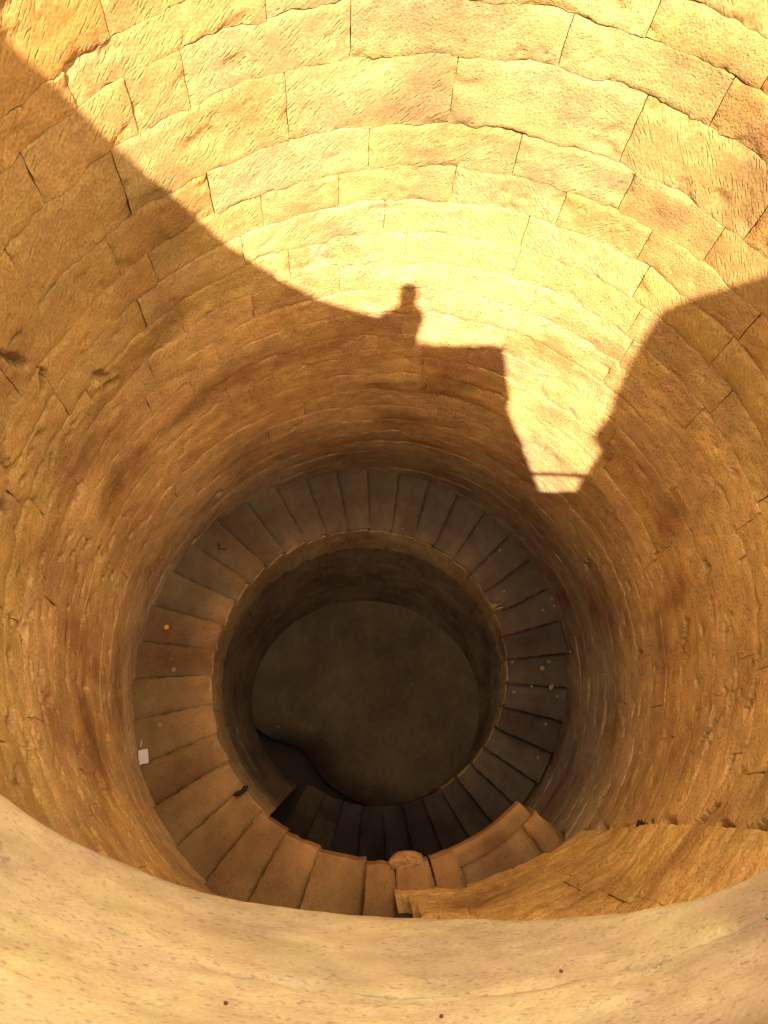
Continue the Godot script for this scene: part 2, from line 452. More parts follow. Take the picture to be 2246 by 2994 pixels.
func build_textures() -> void:
	var S := 1024
	# dressed stone: slanting tool marks over grain
	var tool := stretched(grey(11, S, 420, 0.045, 3), S, S, -1.0)
	var tool2 := stretched(grey(17, S, 560, 0.075, 3), S, S, -1.0)
	var grain := grey(12, S, S, 0.055, 3).get_data()
	var lumps := grey(13, S, S, 0.008, 3).get_data()
	var beds := stretched(grey(14, 256, S, 0.02, 3), S, S, 0.0)
	var pits := grey(15, S, S, 0.045, 2).get_data()
	var dressed := PackedByteArray(); dressed.resize(S * S)
	var bedded := PackedByteArray(); bedded.resize(S * S)
	var col := PackedByteArray(); col.resize(S * S * 3)
	var colb := PackedByteArray(); colb.resize(S * S * 3)
	var cols := PackedByteArray(); cols.resize(S * S * 3)
	var holes := stretched(grey(16, 620, S, 0.05, 2), S, S, 0.0)
	for i in S * S:
		var t := float(tool[i]) / 255.0
		var t2 := float(tool2[i]) / 255.0
		var g := float(grain[i]) / 255.0
		var l := float(lumps[i]) / 255.0
		var b := float(beds[i]) / 255.0
		var p := float(pits[i]) / 255.0
		var cut := clampf((0.40 - t) * 6.0, 0.0, 1.0)
		var k := clampf((l - 0.36) * 3.0, 0.05, 1.0)
		var v := 0.42 - 0.42 * cut * k + (0.16 * t + 0.14 * t2) * k + 0.24 * l + 0.20 * g
		dressed[i] = int(clampf(v, 0.0, 1.0) * 255.0)
		var pit := clampf((p - 0.70) * 7.0, 0.0, 1.0)
		var w := 0.14 * b + 0.36 * l + 0.34 * g + 0.16 * t2 - 0.3 * pit
		bedded[i] = int(clampf(w + 0.1, 0.0, 1.0) * 255.0)
		var c := 0.92 + 0.22 * (g - 0.5) + 0.10 * (l - 0.5) + 0.06 * (t - 0.5)
		col[i * 3] = int(clampf(c, 0, 1) * 255.0)
		col[i * 3 + 1] = int(clampf(c + 0.03 * (l - 0.5), 0, 1) * 255.0)
		col[i * 3 + 2] = int(clampf(c - 0.05 * (g - 0.5), 0, 1) * 255.0)
		var cb := 0.945 + 0.24 * (g - 0.5) + 0.06 * (b - 0.5) + 0.16 * (l - 0.5) - 0.12 * pit
		var hole := clampf((float(holes[i]) / 255.0 - 0.69) * 6.0, 0.0, 1.0)
		var cs := 0.95 + 0.07 * (g - 0.5) + 0.10 * (l - 0.5) - 0.13 * hole
		cols[i * 3] = int(clampf(cs, 0, 1) * 255.0)
		cols[i * 3 + 1] = int(clampf(cs - 0.02 * hole, 0, 1) * 255.0)
		cols[i * 3 + 2] = int(clampf(cs + 0.02 * hole, 0, 1) * 255.0)
		colb[i * 3] = int(clampf(cb, 0, 1) * 255.0)
		colb[i * 3 + 1] = int(clampf(cb - 0.02 * (b - 0.5), 0, 1) * 255.0)
		colb[i * 3 + 2] = int(clampf(cb + 0.05 * (b - 0.5), 0, 1) * 255.0)
	M["dressed_h"] = tex(Image.create_from_data(S, S, false, Image.FORMAT_L8, dressed))
	M["bedded_h"] = tex(Image.create_from_data(S, S, false, Image.FORMAT_L8, bedded))
	M["dressed_c"] = tex(Image.create_from_data(S, S, false, Image.FORMAT_RGB8, col))
	M["smooth_c"] = tex(Image.create_from_data(S, S, false, Image.FORMAT_RGB8, cols))
	M["bedded_c"] = tex(Image.create_from_data(S, S, false, Image.FORMAT_RGB8, colb))
	# stains of the whole wall, laid out once: across = the angle, down = from 2.3 to -1.7 stair radii
	var W := 2048
	var H := 1024
	var broad := grey(21, W, H, 0.006, 4).get_data()
	var streak := stretched(grey(22, 380, H, 0.02, 4), W, H, 0.0)
	var bloom := grey(23, W, H, 0.02, 5).get_data()
	var flow := stretched(grey(24, 512, H, 0.012, 3), W, H, 0.0)
	var st := PackedByteArray(); st.resize(W * H * 3)
	for y in H:
		var h := 2.3 - 4.0 * float(y) / H
		# pale salt on the worn middle of the wall, greyer damp stone towards the stair
		var salt_zone := exp(-pow((h - 0.85) / 0.28, 2.0))
		for x in W:
			var i := y * W + x
			var deg := 360.0 * float(x) / W
			var br := float(broad[i]) / 255.0 - 0.5
			var sk := float(streak[i]) / 255.0 - 0.5
			var bl := float(bloom[i]) / 255.0
			var fl := float(flow[i]) / 255.0
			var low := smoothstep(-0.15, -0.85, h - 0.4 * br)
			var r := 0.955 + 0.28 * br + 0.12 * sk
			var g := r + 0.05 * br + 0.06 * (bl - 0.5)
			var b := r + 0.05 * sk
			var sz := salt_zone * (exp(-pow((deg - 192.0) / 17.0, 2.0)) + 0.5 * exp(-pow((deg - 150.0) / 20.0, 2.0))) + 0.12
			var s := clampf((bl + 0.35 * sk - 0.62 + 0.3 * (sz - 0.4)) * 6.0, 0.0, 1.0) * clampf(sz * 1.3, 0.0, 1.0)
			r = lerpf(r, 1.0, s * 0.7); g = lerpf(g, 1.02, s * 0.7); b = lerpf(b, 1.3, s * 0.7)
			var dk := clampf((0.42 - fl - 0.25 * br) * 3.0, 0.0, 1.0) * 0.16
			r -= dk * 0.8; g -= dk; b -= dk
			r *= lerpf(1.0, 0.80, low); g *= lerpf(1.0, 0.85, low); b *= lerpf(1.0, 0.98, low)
			st[i * 3] = int(clampf(r, 0, 1) * 255.0)
			st[i * 3 + 1] = int(clampf(g, 0, 1) * 255.0)
			st[i * 3 + 2] = int(clampf(b, 0, 1) * 255.0)
	# stains and pale patches with a place of their own: [angle, height, half width deg, half height, tilt, colour, strength]
	for sp in [[251.0, 0.42, 4.5, 0.15, 0.5, Color(0.6, 0.47, 0.40), 0.36], [277.7, 0.38, 5.0, 0.2, 0.35, Color(0.6, 0.47, 0.40), 0.36], [281.0, 0.10, 3.0, 0.12, 0.3, Color(0.6, 0.47, 0.40), 0.3], [222.0, 0.42, 14.0, 0.07, 0.1, Color(0.6, 0.48, 0.42), 0.36], [205.0, 0.40, 14.0, 0.06, 0.0, Color(0.6, 0.48, 0.42), 0.33], [180.0, 0.1, 20.0, 0.05, 0.0, Color(0.6, 0.5, 0.44), 0.4], [150.3, 0.57, 1.1, 0.02, 0.1, Color(1, 1, 1), 0.95], [142.6, 0.535, 1.6, 0.03, 0.3, Color(1, 1, 1), 0.95], [141.0, 0.50, 1.2, 0.025, 0.5, Color(1, 1, 1), 0.9], [186.0, 0.98, 2.2, 0.03, 0.2, Color(1, 1, 1), 0.85], [198.9, 0.93, 2.5, 0.02, 0.0, Color(1, 1, 1), 0.8], [186.0, 0.83, 2.5, 0.015, 0.0, Color(1, 1, 1), 0.7], [118.0, 0.45, 4.0, 0.1, -0.4, Color(0.6, 0.48, 0.42), 0.32], [105.0, 0.2, 3.0, 0.2, -0.4, Color(0.6, 0.48, 0.42), 0.3]]:
		var x0 := int((sp[0] - sp[2] * 2.0) / 360.0 * W)
		var x1 := int((sp[0] + sp[2] * 2.0) / 360.0 * W)
		var y0 := int((2.3 - sp[1] - sp[3] * 2.0) / 4.0 * H)
		var y1 := int((2.3 - sp[1] + sp[3] * 2.0) / 4.0 * H)
		for y in range(maxi(y0, 0), mini(y1, H)):
			for x in range(maxi(x0, 0), mini(x1, W)):
				var i := y * W + x
				var dy: float = (2.3 - 4.0 * float(y) / H - sp[1]) / sp[3]
				var dx: float = (360.0 * float(x) / W - sp[0]) / sp[2] + sp[4] * dy
				var q := exp(-(dx * dx + dy * dy)) * (0.5 + float(bloom[i]) / 255.0) + 0.35 * (float(broad[i]) / 255.0 - 0.5)
				var hard := 0.30 if sp[5].r < 0.9 else 0.5
				q = smoothstep(hard - 0.1, hard + (0.6 if sp[5].r < 0.9 else 0.35), q) * sp[6]
				st[i * 3] = int(lerpf(st[i * 3], 255.0 * sp[5].r, q) if sp[5].r > 0.9 else st[i * 3] * lerpf(1.0, sp[5].r, q))
				st[i * 3 + 1] = int(lerpf(st[i * 3 + 1], 255.0, q) if sp[5].r > 0.9 else st[i * 3 + 1] * lerpf(1.0, sp[5].g, q))
				st[i * 3 + 2] = int(lerpf(st[i * 3 + 2], 255.0, q) if sp[5].r > 0.9 else st[i * 3 + 2] * lerpf(1.0, sp[5].b, q))
	M["stains"] = tex(Image.create_from_data(W, H, false, Image.FORMAT_RGB8, st))

func tex(im: Image) -> ImageTexture:
	im.generate_mipmaps()
	return ImageTexture.create_from_image(im)

func stone_material(c: String, h: String, tile: float, relief: float) -> StandardMaterial3D:
	var m := StandardMaterial3D.new()
	m.vertex_color_use_as_albedo = true
	m.albedo_texture = M[c]
	m.heightmap_enabled = true
	m.heightmap_texture = M[h]
	m.heightmap_scale = relief
	m.uv1_scale = Vector3(1.0 / tile, 1.0 / tile, 1)
	m.roughness = 0.95
	m.metallic_specular = 0.2
	m.detail_enabled = true
	m.detail_albedo = M["stains"]
	m.detail_blend_mode = BaseMaterial3D.BLEND_MODE_MUL
	m.detail_uv_layer = BaseMaterial3D.DETAIL_UV_2
	return m

func plain(c: Color, rough := 0.9) -> StandardMaterial3D:
	var m := StandardMaterial3D.new()
	m.albedo_color = c.linear_to_srgb()
	m.roughness = rough
	return m

# ------------------------------------------------------------------ small shapes
func pebble_mesh(r: float, flat: float, s: int) -> ArrayMesh:
	var sp := SphereMesh.new()
	sp.radius = 1.0; sp.height = 2.0; sp.radial_segments = 18; sp.rings = 10
	var arr := sp.get_mesh_arrays()
	var v: PackedVector3Array = arr[Mesh.ARRAY_VERTEX]
	for i in v.size():
		var p := v[i]
		var k := 1.0 + 0.35 * n_mid.get_noise_3d(p.x * 1.3 + s * 7.1, p.y * 1.3, p.z * 1.3)
		v[i] = Vector3(p.x * k * r, p.y * k * r * flat, p.z * k * r * 0.85)
	arr[Mesh.ARRAY_VERTEX] = v
	arr[Mesh.ARRAY_TANGENT] = null
	var cc := PackedColorArray()
	cc.resize(v.size())
	cc.fill(Color(0.68, 0.42, 0.18))
	arr[Mesh.ARRAY_COLOR] = cc
	arr[Mesh.ARRAY_TEX_UV2] = arr[Mesh.ARRAY_TEX_UV]
	var m := ArrayMesh.new()
	m.add_surface_from_arrays(Mesh.PRIMITIVE_TRIANGLES, arr)
	var st := SurfaceTool.new()
	st.create_from(m, 0)
	st.generate_normals()
	return st.commit()

func prism(poly: PackedVector2Array, z0: float, z1: float) -> ArrayMesh:
	var st := SurfaceTool.new()
	st.begin(Mesh.PRIMITIVE_TRIANGLES)
	st.set_smooth_group(-1)
	var tri := Geometry2D.triangulate_polygon(poly)
	for zz in [[z0, false], [z1, true]]:
		for t in range(0, tri.size(), 3):
			var ids := [tri[t], tri[t + 1], tri[t + 2]]
			var cr := (poly[ids[1]] - poly[ids[0]]).cross(poly[ids[2]] - poly[ids[0]])
			if (cr > 0.0) == zz[1]: ids.reverse()
			for q in ids:
				st.set_uv(poly[q]); st.set_color(Color(0.9, 0.58, 0.2))
				st.add_vertex(Vector3(poly[q].x, poly[q].y, zz[0]))
	var area := 0.0
	for i in poly.size(): area += poly[i].cross(poly[(i + 1) % poly.size()])
	for i in poly.size():
		var a := poly[i]
		var b := poly[(i + 1) % poly.size()]
		var qd := [Vector3(a.x, a.y, z0), Vector3(b.x, b.y, z0), Vector3(b.x, b.y, z1), Vector3(a.x, a.y, z1)]
		if area > 0.0: qd.reverse()
		for q in [0, 1, 2, 0, 2, 3]:
			st.set_uv(Vector2(qd[q].x + qd[q].z, qd[q].y)); st.set_color(Color(0.9, 0.58, 0.2))
			st.add_vertex(qd[q])
	st.generate_normals()
	return st.commit()

func tube(pts: Array, radii: Array, sides := 8) -> ArrayMesh:
	var st := SurfaceTool.new()
	st.begin(Mesh.PRIMITIVE_TRIANGLES)
	var rings: Array = []
	for i in pts.size():
		var t: Vector3 = (pts[mini(i + 1, pts.size() - 1)] - pts[maxi(i - 1, 0)]).normalized()
		var u := t.cross(Vector3(0.3, 0.9, 0.2)).normalized()
		var w := t.cross(u)
		var ring: Array = []
		for k in sides:
			var an := TAU * k / sides
			ring.append(pts[i] + (u * cos(an) + w * sin(an)) * radii[i])
		rings.append(ring)
	for i in pts.size() - 1:
		for k in sides:
			var k2 := (k + 1) % sides
			for v in [rings[i][k], rings[i + 1][k], rings[i][k2], rings[i][k2], rings[i + 1][k], rings[i + 1][k2]]:
				st.add_vertex(v)
	st.generate_normals()
	return st.commit()

# ------------------------------------------------------------------ bodies: capsules joined smoothly, meshed as surface nets
func body_mesh(bones: Array, cell: float, blend: float) -> ArrayMesh:
	var lo := Vector3.INF
	var hi := -Vector3.INF
	for b in bones:
		var rr: float = maxf(b[2], b[3]) + cell * 2.5
		for p in [b[0], b[1]]:
			lo = lo.min(p - Vector3.ONE * rr)
			hi = hi.max(p + Vector3.ONE * rr)
	var n := Vector3i(((hi - lo) / cell).ceil()) + Vector3i.ONE
	var F := PackedFloat32Array()
	F.resize(n.x * n.y * n.z)
	F.fill(1.0)
	for b in bones:
		var rr: float = maxf(b[2], b[3]) + blend + cell * 2.0
		var l := Vector3i(((b[0].min(b[1]) - Vector3.ONE * rr - lo) / cell).floor()).clamp(Vector3i.ZERO, n - Vector3i.ONE)
		var u := Vector3i(((b[0].max(b[1]) + Vector3.ONE * rr - lo) / cell).ceil()).clamp(Vector3i.ZERO, n - Vector3i.ONE)
		var ax: Vector3 = b[1] - b[0]
		var len2 := maxf(ax.length_squared(), 1e-9)
		for z in range(l.z, u.z + 1):
			for y in range(l.y, u.y + 1):
				for x in range(l.x, u.x + 1):
					var p := lo + Vector3(x, y, z) * cell
					var t := clampf((p - b[0]).dot(ax) / len2, 0.0, 1.0)
					var d := p.distance_to(b[0] + ax * t) - lerpf(b[2], b[3], t)
					var i := (z * n.y + y) * n.x + x
					var o := F[i]
					var k := clampf(0.5 + 0.5 * (d - o) / blend, 0.0, 1.0)
					F[i] = lerpf(d, o, k) - blend * k * (1.0 - k)
	var ids := {}
	var V := PackedVector3Array()
	var cor: Array = [0, 1, n.x, n.x + 1, n.x * n.y, n.x * n.y + 1, n.x * n.y + n.x, n.x * n.y + n.x + 1]
	var edges: Array = [[0, 1], [2, 3], [4, 5], [6, 7], [0, 2], [1, 3], [4, 6], [5, 7], [0, 4], [1, 5], [2, 6], [3, 7]]
	for z in n.z - 1:
		for y in n.y - 1:
			for x in n.x - 1:
				var i := (z * n.y + y) * n.x + x
				var s := 0
				for c in 8:
					if F[i + cor[c]] < 0.0: s += 1
				if s == 0 or s == 8: continue
				var sum := Vector3.ZERO
				var cnt := 0
				for e in edges:
					var fa := F[i + cor[e[0]]]
					var fb := F[i + cor[e[1]]]
					if (fa < 0.0) != (fb < 0.0):
						var t := fa / (fa - fb)
						var pa := Vector3(e[0] & 1, (e[0] >> 1) & 1, e[0] >> 2)
						var pb := Vector3(e[1] & 1, (e[1] >> 1) & 1, e[1] >> 2)
						sum += pa.lerp(pb, t)
						cnt += 1
				ids[i] = V.size()
				V.append(lo + (Vector3(x, y, z) + sum / cnt) * cell)
	var st := SurfaceTool.new()
	st.begin(Mesh.PRIMITIVE_TRIANGLES)
	for v in V: st.add_vertex(v)
	var step: Array = [1, n.x, n.x * n.y]
	for i in ids:
		for ax in 3:
			var f0 := F[i]
			var f1: float = F[i + step[ax]] if i + step[ax] < F.size() else 1.0
			if (f0 < 0.0) == (f1 < 0.0): continue
			var s1: int = step[(ax + 1) % 3]
			var s2: int = step[(ax + 2) % 3]
			if not (ids.has(i - s1) and ids.has(i - s2) and ids.has(i - s1 - s2)): continue
			var q: Array = [ids[i], ids[i - s1], ids[i - s1 - s2], ids[i - s2]]
			if f0 < 0.0: q.reverse()
			for k in [0, 1, 2, 0, 2, 3]: st.add_index(q[k])
	st.generate_normals()
	return st.commit()

func _ready() -> void:
	# ---------------------------------------------------------------- camera, sky, sun, exposure
	cam = Camera3D.new()
	cam.name = "camera"
	cam.fov = 69.4
	cam.near = 0.05
	cam.far = 2000.0
	var right := Vector3(0.99280907, 0.03017473, -0.11584318)
	var up := Vector3(-0.11970864, 0.25025552, -0.96075076)
	var fwd := Vector3(0.0, -0.96770949, -0.25206813)
	cam.transform = Transform3D(Basis(right, up, -fwd), Vector3(-0.05633425, 2.71945709, 0.15534454) * SC)
	add_child(cam)
	cam.current = true
	cam_inv = cam.transform.affine_inverse()
	var env := Environment.new()
	env.background_mode = Environment.BG_SKY
	var sky := Sky.new()
	var sm := ProceduralSkyMaterial.new()
	sm.sky_top_color = Color(0.74, 0.70, 0.64)
	sm.sky_horizon_color = Color(0.90, 0.82, 0.70)
	sm.sky_curve = 0.25
	sm.ground_bottom_color = Color(0.5, 0.42, 0.3)
	sm.ground_horizon_color = Color(0.8, 0.72, 0.6)
	sm.sun_angle_max = 12.0
	sm.energy_multiplier = 1.95
	sky.sky_material = sm
	env.sky = sky
	env.tonemap_mode = Environment.TONE_MAPPER_LINEAR
	env.tonemap_exposure = 3.05
	env.sdfgi_enabled = true
	env.ssao_enabled = true
	env.ssil_enabled = true
	var we := WorldEnvironment.new()
	we.name = "world_environment"
	we.environment = env
	add_child(we)
	var sun := DirectionalLight3D.new()
	sun.name = "sun"
	sun.light_color = Color(1.0, 0.93, 0.82)
	sun.light_energy = 1.6
	sun.light_angular_distance = 0.55
	sun.shadow_enabled = true
	var e := deg_to_rad(SUN_ELEV)
	sun.transform = Transform3D(Basis.looking_at(Vector3(0, -sin(e), -cos(e)), Vector3.UP), Vector3(0, 40, 20))
	add_child(sun)

	rng.seed = 4711
	var sd := 1
	for n in [n_broad, n_mid, n_bed, n_fine]:
		n.seed = sd * 37
		n.frequency = 1.0
		n.noise_type = FastNoiseLite.TYPE_SIMPLEX_SMOOTH
		n.fractal_octaves = 3
		sd += 1
	for k in 150:   # pock marks where the bedding has weathered out
		var left := k % 3 != 0
		GOUGES.append([rng.randf_range(246.0, 318.0) if left else rng.randf_range(64.0, 118.0), rng.randf_range(-0.1, 1.15), rng.randf_range(0.04, 0.13), rng.randf_range(0.022, 0.04), rng.randf_range(-25.0, 60.0) if left else rng.randf_range(0.0, 40.0), rng.randf_range(0.03, 0.07)])
	build_textures()
	var m_dressed := stone_material("dressed_c", "dressed_h", 2.2, 1.5)
	var m_dressed_left := stone_material("dressed_c", "dressed_h", 2.2, 1.5)
	m_dressed_left.uv1_scale = Vector3(-1.0 / 1.9, 1.0 / 2.5, 1)
	var m_dressed_flat := stone_material("dressed_c", "bedded_h", 1.9, 1.3)
	var m_bedded := stone_material("bedded_c", "bedded_h", 2.4, 1.8)
	var m_near := stone_material("smooth_c", "bedded_h", 1.8, 0.6)
	var m_step := stone_material("smooth_c", "bedded_h", 2.2, 0.8)

	var upper := Color(0.99, 0.64, 0.25)
	# ---------------------------------------------------------------- the round wall
	var wall := base("well_wall")
	tag(wall, "tall round well wall of ochre sandstone blocks, sunlit along its top courses", "wall")
	for c in COURSES.size() - 1:
		var hi_j: Array = COURSES[c] + [c]
		var lo_j: Array = COURSES[c + 1] + [c + 1]
		var cuts: Array = []
		var known: Array = JOINTS.get(c, [])
		if known.size() > 0:
			cuts = known.duplicate()
			cuts.sort()
		else:
			cuts = [178.0 + rng.randf_range(-9, 9)]
		while cuts[-1] < 350.0: cuts.append(cuts[-1] + rng.randf_range(15.0, 23.0))
		while cuts[0] > 46.0: cuts.push_front(cuts[0] - rng.randf_range(15.0, 23.0))
		var mid_h: float = (hi_j[0] + lo_j[0]) * 0.5
		for k in cuts.size() - 1:
			var a0: float = cuts[k]
			var a1: float = cuts[k + 1]
			var am := (a0 + a1) * 0.5
			# hidden behind the stair or out of the picture: not built
			if hi_j[0] < stair_h(am - 360.0 if am > 2.5 else am) - 0.03 and hi_j[0] < stair_h(a1 - 360.0) - 0.03:
				continue
			if a1 < ledge_deg(mid_h) - 6.0:
				continue
			var seen := false
			for fa in [0.0, 0.5, 1.0]:
				for fh in [0.0, 0.5, 1.0]:
					if in_view(surf(0, lerpf(a0, a1, fa), lerpf(lo_j[0], hi_j[0], fh), 0.0), 1.15): seen = true
			if not seen:
				continue
			var v := rng.randf_range(0.86, 1.01) * lerpf(1.0, 0.62, smoothstep(0.6, 1.25, mid_h))  # upper courses coloured darker to balance the strong light up there
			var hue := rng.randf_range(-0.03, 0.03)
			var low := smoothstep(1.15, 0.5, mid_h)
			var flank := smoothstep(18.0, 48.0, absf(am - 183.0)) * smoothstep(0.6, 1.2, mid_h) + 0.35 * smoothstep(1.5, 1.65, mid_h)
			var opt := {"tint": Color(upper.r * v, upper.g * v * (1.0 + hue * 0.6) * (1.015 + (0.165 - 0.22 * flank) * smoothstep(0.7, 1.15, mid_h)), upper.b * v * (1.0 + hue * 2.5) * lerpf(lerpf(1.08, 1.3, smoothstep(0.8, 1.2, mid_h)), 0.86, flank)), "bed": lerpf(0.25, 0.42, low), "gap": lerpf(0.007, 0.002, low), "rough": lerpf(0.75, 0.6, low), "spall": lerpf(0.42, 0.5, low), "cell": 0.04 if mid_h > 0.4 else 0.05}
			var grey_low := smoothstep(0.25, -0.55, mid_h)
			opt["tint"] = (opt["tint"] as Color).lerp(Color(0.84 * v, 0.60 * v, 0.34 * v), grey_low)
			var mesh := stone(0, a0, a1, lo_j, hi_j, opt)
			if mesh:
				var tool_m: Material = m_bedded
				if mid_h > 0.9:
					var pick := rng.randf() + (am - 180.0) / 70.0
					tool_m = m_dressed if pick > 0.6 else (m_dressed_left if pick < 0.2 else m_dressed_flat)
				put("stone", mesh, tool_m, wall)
	# the rough core behind the facing, seen only in the open joints
	var V := PackedVector3Array(); var N := PackedVector3Array(); var C := PackedColorArray()
	var U := PackedVector2Array(); var U2 := PackedVector2Array(); var I := PackedInt32Array()
	var rows := 40
	var cols := 96
	for j in rows + 1:
		for i in cols + 1:
			var a := 360.0 * i / cols
			var top := 2.2 if (a > 75.0 and a < 270.0) else 1.72
			var h := lerpf(FLOOR_H - 0.15, top, float(j) / rows)
			V.append(surf(0, a, h, -0.12))
			N.append(surf(0, a, h, 1.0) - surf(0, a, h, 0.0))
			C.append(Color(0.80, 0.50, 0.17))
			U.append(Vector2(a * 0.068, -h * SC))
			U2.append(Vector2(a / 360.0, (2.3 - h) / 4.0))
	for j in rows:
		for i in cols:
			var p := j * (cols + 1) + i
			I.append_array(PackedInt32Array([p, p + 1, p + cols + 1, p + 1, p + cols + 2, p + cols + 1]))
	put("wall_core", arrays_mesh(V, N, C, U, U2, I), m_bedded, wall)

	# ---------------------------------------------------------------- the wall beside the doorway
	var ent := base("entrance_wall")
	tag(ent, "thicker near wall of worn stone right of the doorway, ending in a ragged ledge", "wall")
	var ecourse: Array = [-0.13, -0.02, 0.1, 0.24, 0.44, 0.66, 0.9, 1.16, 1.45]
	for c in ecourse.size() - 1:
		var us: Array = [0.0, rng.randf_range(0.26, 0.4), rng.randf_range(0.6, 0.8), 1.0]
		us[0] = [0.0, 0.065, 0.095, 0.165, 0.17, 0.17, 0.17, 0.17][c]
		for k in 3:
			var mesh := stone(1, us[k], us[k + 1], [ecourse[c], 0.0, c + 40], [ecourse[c + 1], 0.0, c + 41], {"tint": Color(1.0, 0.65, 0.25), "bed": 1.3, "gap": 0.004, "rough": 0.9, "depth": 0.5, "cell": 0.045, "spall": 0.4})
			if mesh: put("stone", mesh, m_bedded, ent)

	put("door_reveal", stone(1, 0.0, 0.168, [-0.03, 0.0, 50], [1.45, 0.0, 51], {"tint": Color(0.15, 0.10, 0.05), "sink": 0.2, "depth": 0.1, "bed": 0.2}), m_bedded, ent)  # the recess's shade is put into its dark tint

	# ---------------------------------------------------------------- the parapet on the camera's side
	var par := base("parapet_wall")
	tag(par, "pale near parapet wall of pitted sandstone with a rounded lower lip, in open shade", "wall")
	var pc: Array = [1.57, 1.925, 2.2, 2.52, 2.8, 3.25]
	for c in pc.size() - 1:
		var a := -100.0 - rng.randf_range(0, 10)
		var joints: Array = [a]
		if c == 0: joints = [-105.0, -72.0, -35.5, 35.0]
		else:
			joints = [-106.0 + c, -84.0 - 3.0 * c, -62.0 + 4.0 * c, -37.0 - 2.0 * c, (29.5 if c == 1 else -9.0 + 3.0 * c), 35.0]
		for k in joints.size() - 1:
			var hi_j: Array = [pc[c + 1], 0.0, c + 61, 1]
			var lo_j: Array = [pc[c], 0.0, c + 60, 1]
			var mesh := stone(2, joints[k], joints[k + 1], lo_j, hi_j, {"tint": Color(0.60, 0.47, 0.265), "bed": 0.7, "gap": 0.004, "rough": 0.55, "depth": 0.26, "cell": 0.03 if c < 2 else 0.06, "spall": 0.62})
			if mesh: put("stone", mesh, m_near, par)

	# ---------------------------------------------------------------- the spiral stair
	var stair := base("spiral_staircase")
	tag(stair, "spiral staircase of worn stone treads winding down along the well wall", "staircase")
	for k in range(1, STEP_DEG.size() + 8):
		var d0: float
		var d1: float
		var h: float
		if k < STEP_DEG.size():
			d0 = STEP_DEG[k - 1]; d1 = STEP_DEG[k]; h = STEP_H[k]
		else:
			d0 = STEP_DEG[-1] - 9.0 * (k - STEP_DEG.size()); d1 = d0 - 9.0
			h = STEP_H[-1] - 0.034 * (k - STEP_DEG.size() + 1)
		var dust := rng.randf_range(0.88, 1.08)
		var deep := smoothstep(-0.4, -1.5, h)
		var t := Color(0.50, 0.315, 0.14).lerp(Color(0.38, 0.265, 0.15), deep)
		if k > 32: t = t.lerp(Color(0.13, 0.10, 0.065), clampf((k - 32) / 4.0, 0.0, 1.0))  # shade under the landing, painted into the last steps
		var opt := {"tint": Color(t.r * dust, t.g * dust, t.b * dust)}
		opt["inner"] = lerpf(0.38, 0.10, smoothstep(8.0, 16.0, float(k)))
		if k == 25: opt["chip"] = [0.62, 0.22, 0.16, 0]
		if k == 4: opt["chip"] = [0.8, 0.3, 0.05, 0]
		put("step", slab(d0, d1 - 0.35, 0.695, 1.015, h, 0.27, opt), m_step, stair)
	# the landing at the stair's head, in front of the doorway
	var lt := Color(0.50, 0.315, 0.14)
	put("landing_slab", slab(10.5, 2.6, 0.695, 1.3, -0.082, 0.25, {"tint": lt}), m_step, stair)
	put("landing_slab", slab(20.4, 10.7, 0.70, 1.1, -0.078, 0.25, {"tint": lt}), m_step, stair)
	put("landing_slab", slab(28.1, 20.9, 0.70, 1.1, -0.082, 0.25, {"tint": lt}), m_step, stair)
	put("landing_slab", slab(48.0, 28.3, 0.74, 1.1, -0.112, 0.25, {"tint": Color(0.42, 0.285, 0.15)}), m_step, stair)
	var lump := put("kerb_stone", pebble_mesh(0.19, 0.5, 63), m_step, stair)
	lump.position = Vector3(0.69 * sin(deg_to_rad(14.0)), -0.096, 0.69 * cos(deg_to_rad(14.0))) * SC
	lump.scale = Vector3(1.35, 1.0, 0.8)
	lump.rotation.y = 0.25
	put("kerb_stone", slab(52.0, 20.9, 0.70, 0.76, -0.098, 0.2, {"tint": lt, "nx": 8, "bump": 0.012, "worn": 1.4}), m_step, stair)
	put("end_block", slab(53.5, 48.0, 0.762, 0.90, -0.08, 0.4, {"tint": lt, "worn": 1.6, "bump": 0.05}), m_step, stair)

	# ---------------------------------------------------------------- the shaft below the stair
	var shaft := base("shaft_wall")
	tag(shaft, "dark inner shaft wall of stone blocks under the inner edge of the stair", "wall")
	var vrow: Array = [0.0, 0.2, 0.42, 0.68, 1.0]
	for c in vrow.size() - 1:
		var a := -30.0
		while a > -322.0:
			var b := maxf(a - rng.randf_range(15, 25), -322.0)
			if b + 322.0 < 8.0: b = -322.0
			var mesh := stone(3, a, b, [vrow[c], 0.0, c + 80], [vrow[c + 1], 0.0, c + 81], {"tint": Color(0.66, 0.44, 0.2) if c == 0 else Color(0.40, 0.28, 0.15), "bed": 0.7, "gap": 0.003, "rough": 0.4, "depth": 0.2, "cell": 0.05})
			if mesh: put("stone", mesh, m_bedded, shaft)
			a = b

	# ---------------------------------------------------------------- the floor at the bottom
	var fm := stone_material("dressed_c", "bedded_h", 1.7, 0.8)
	var st := SurfaceTool.new()
	st.begin(Mesh.PRIMITIVE_TRIANGLES)
	var rings := 26
	var segs := 144
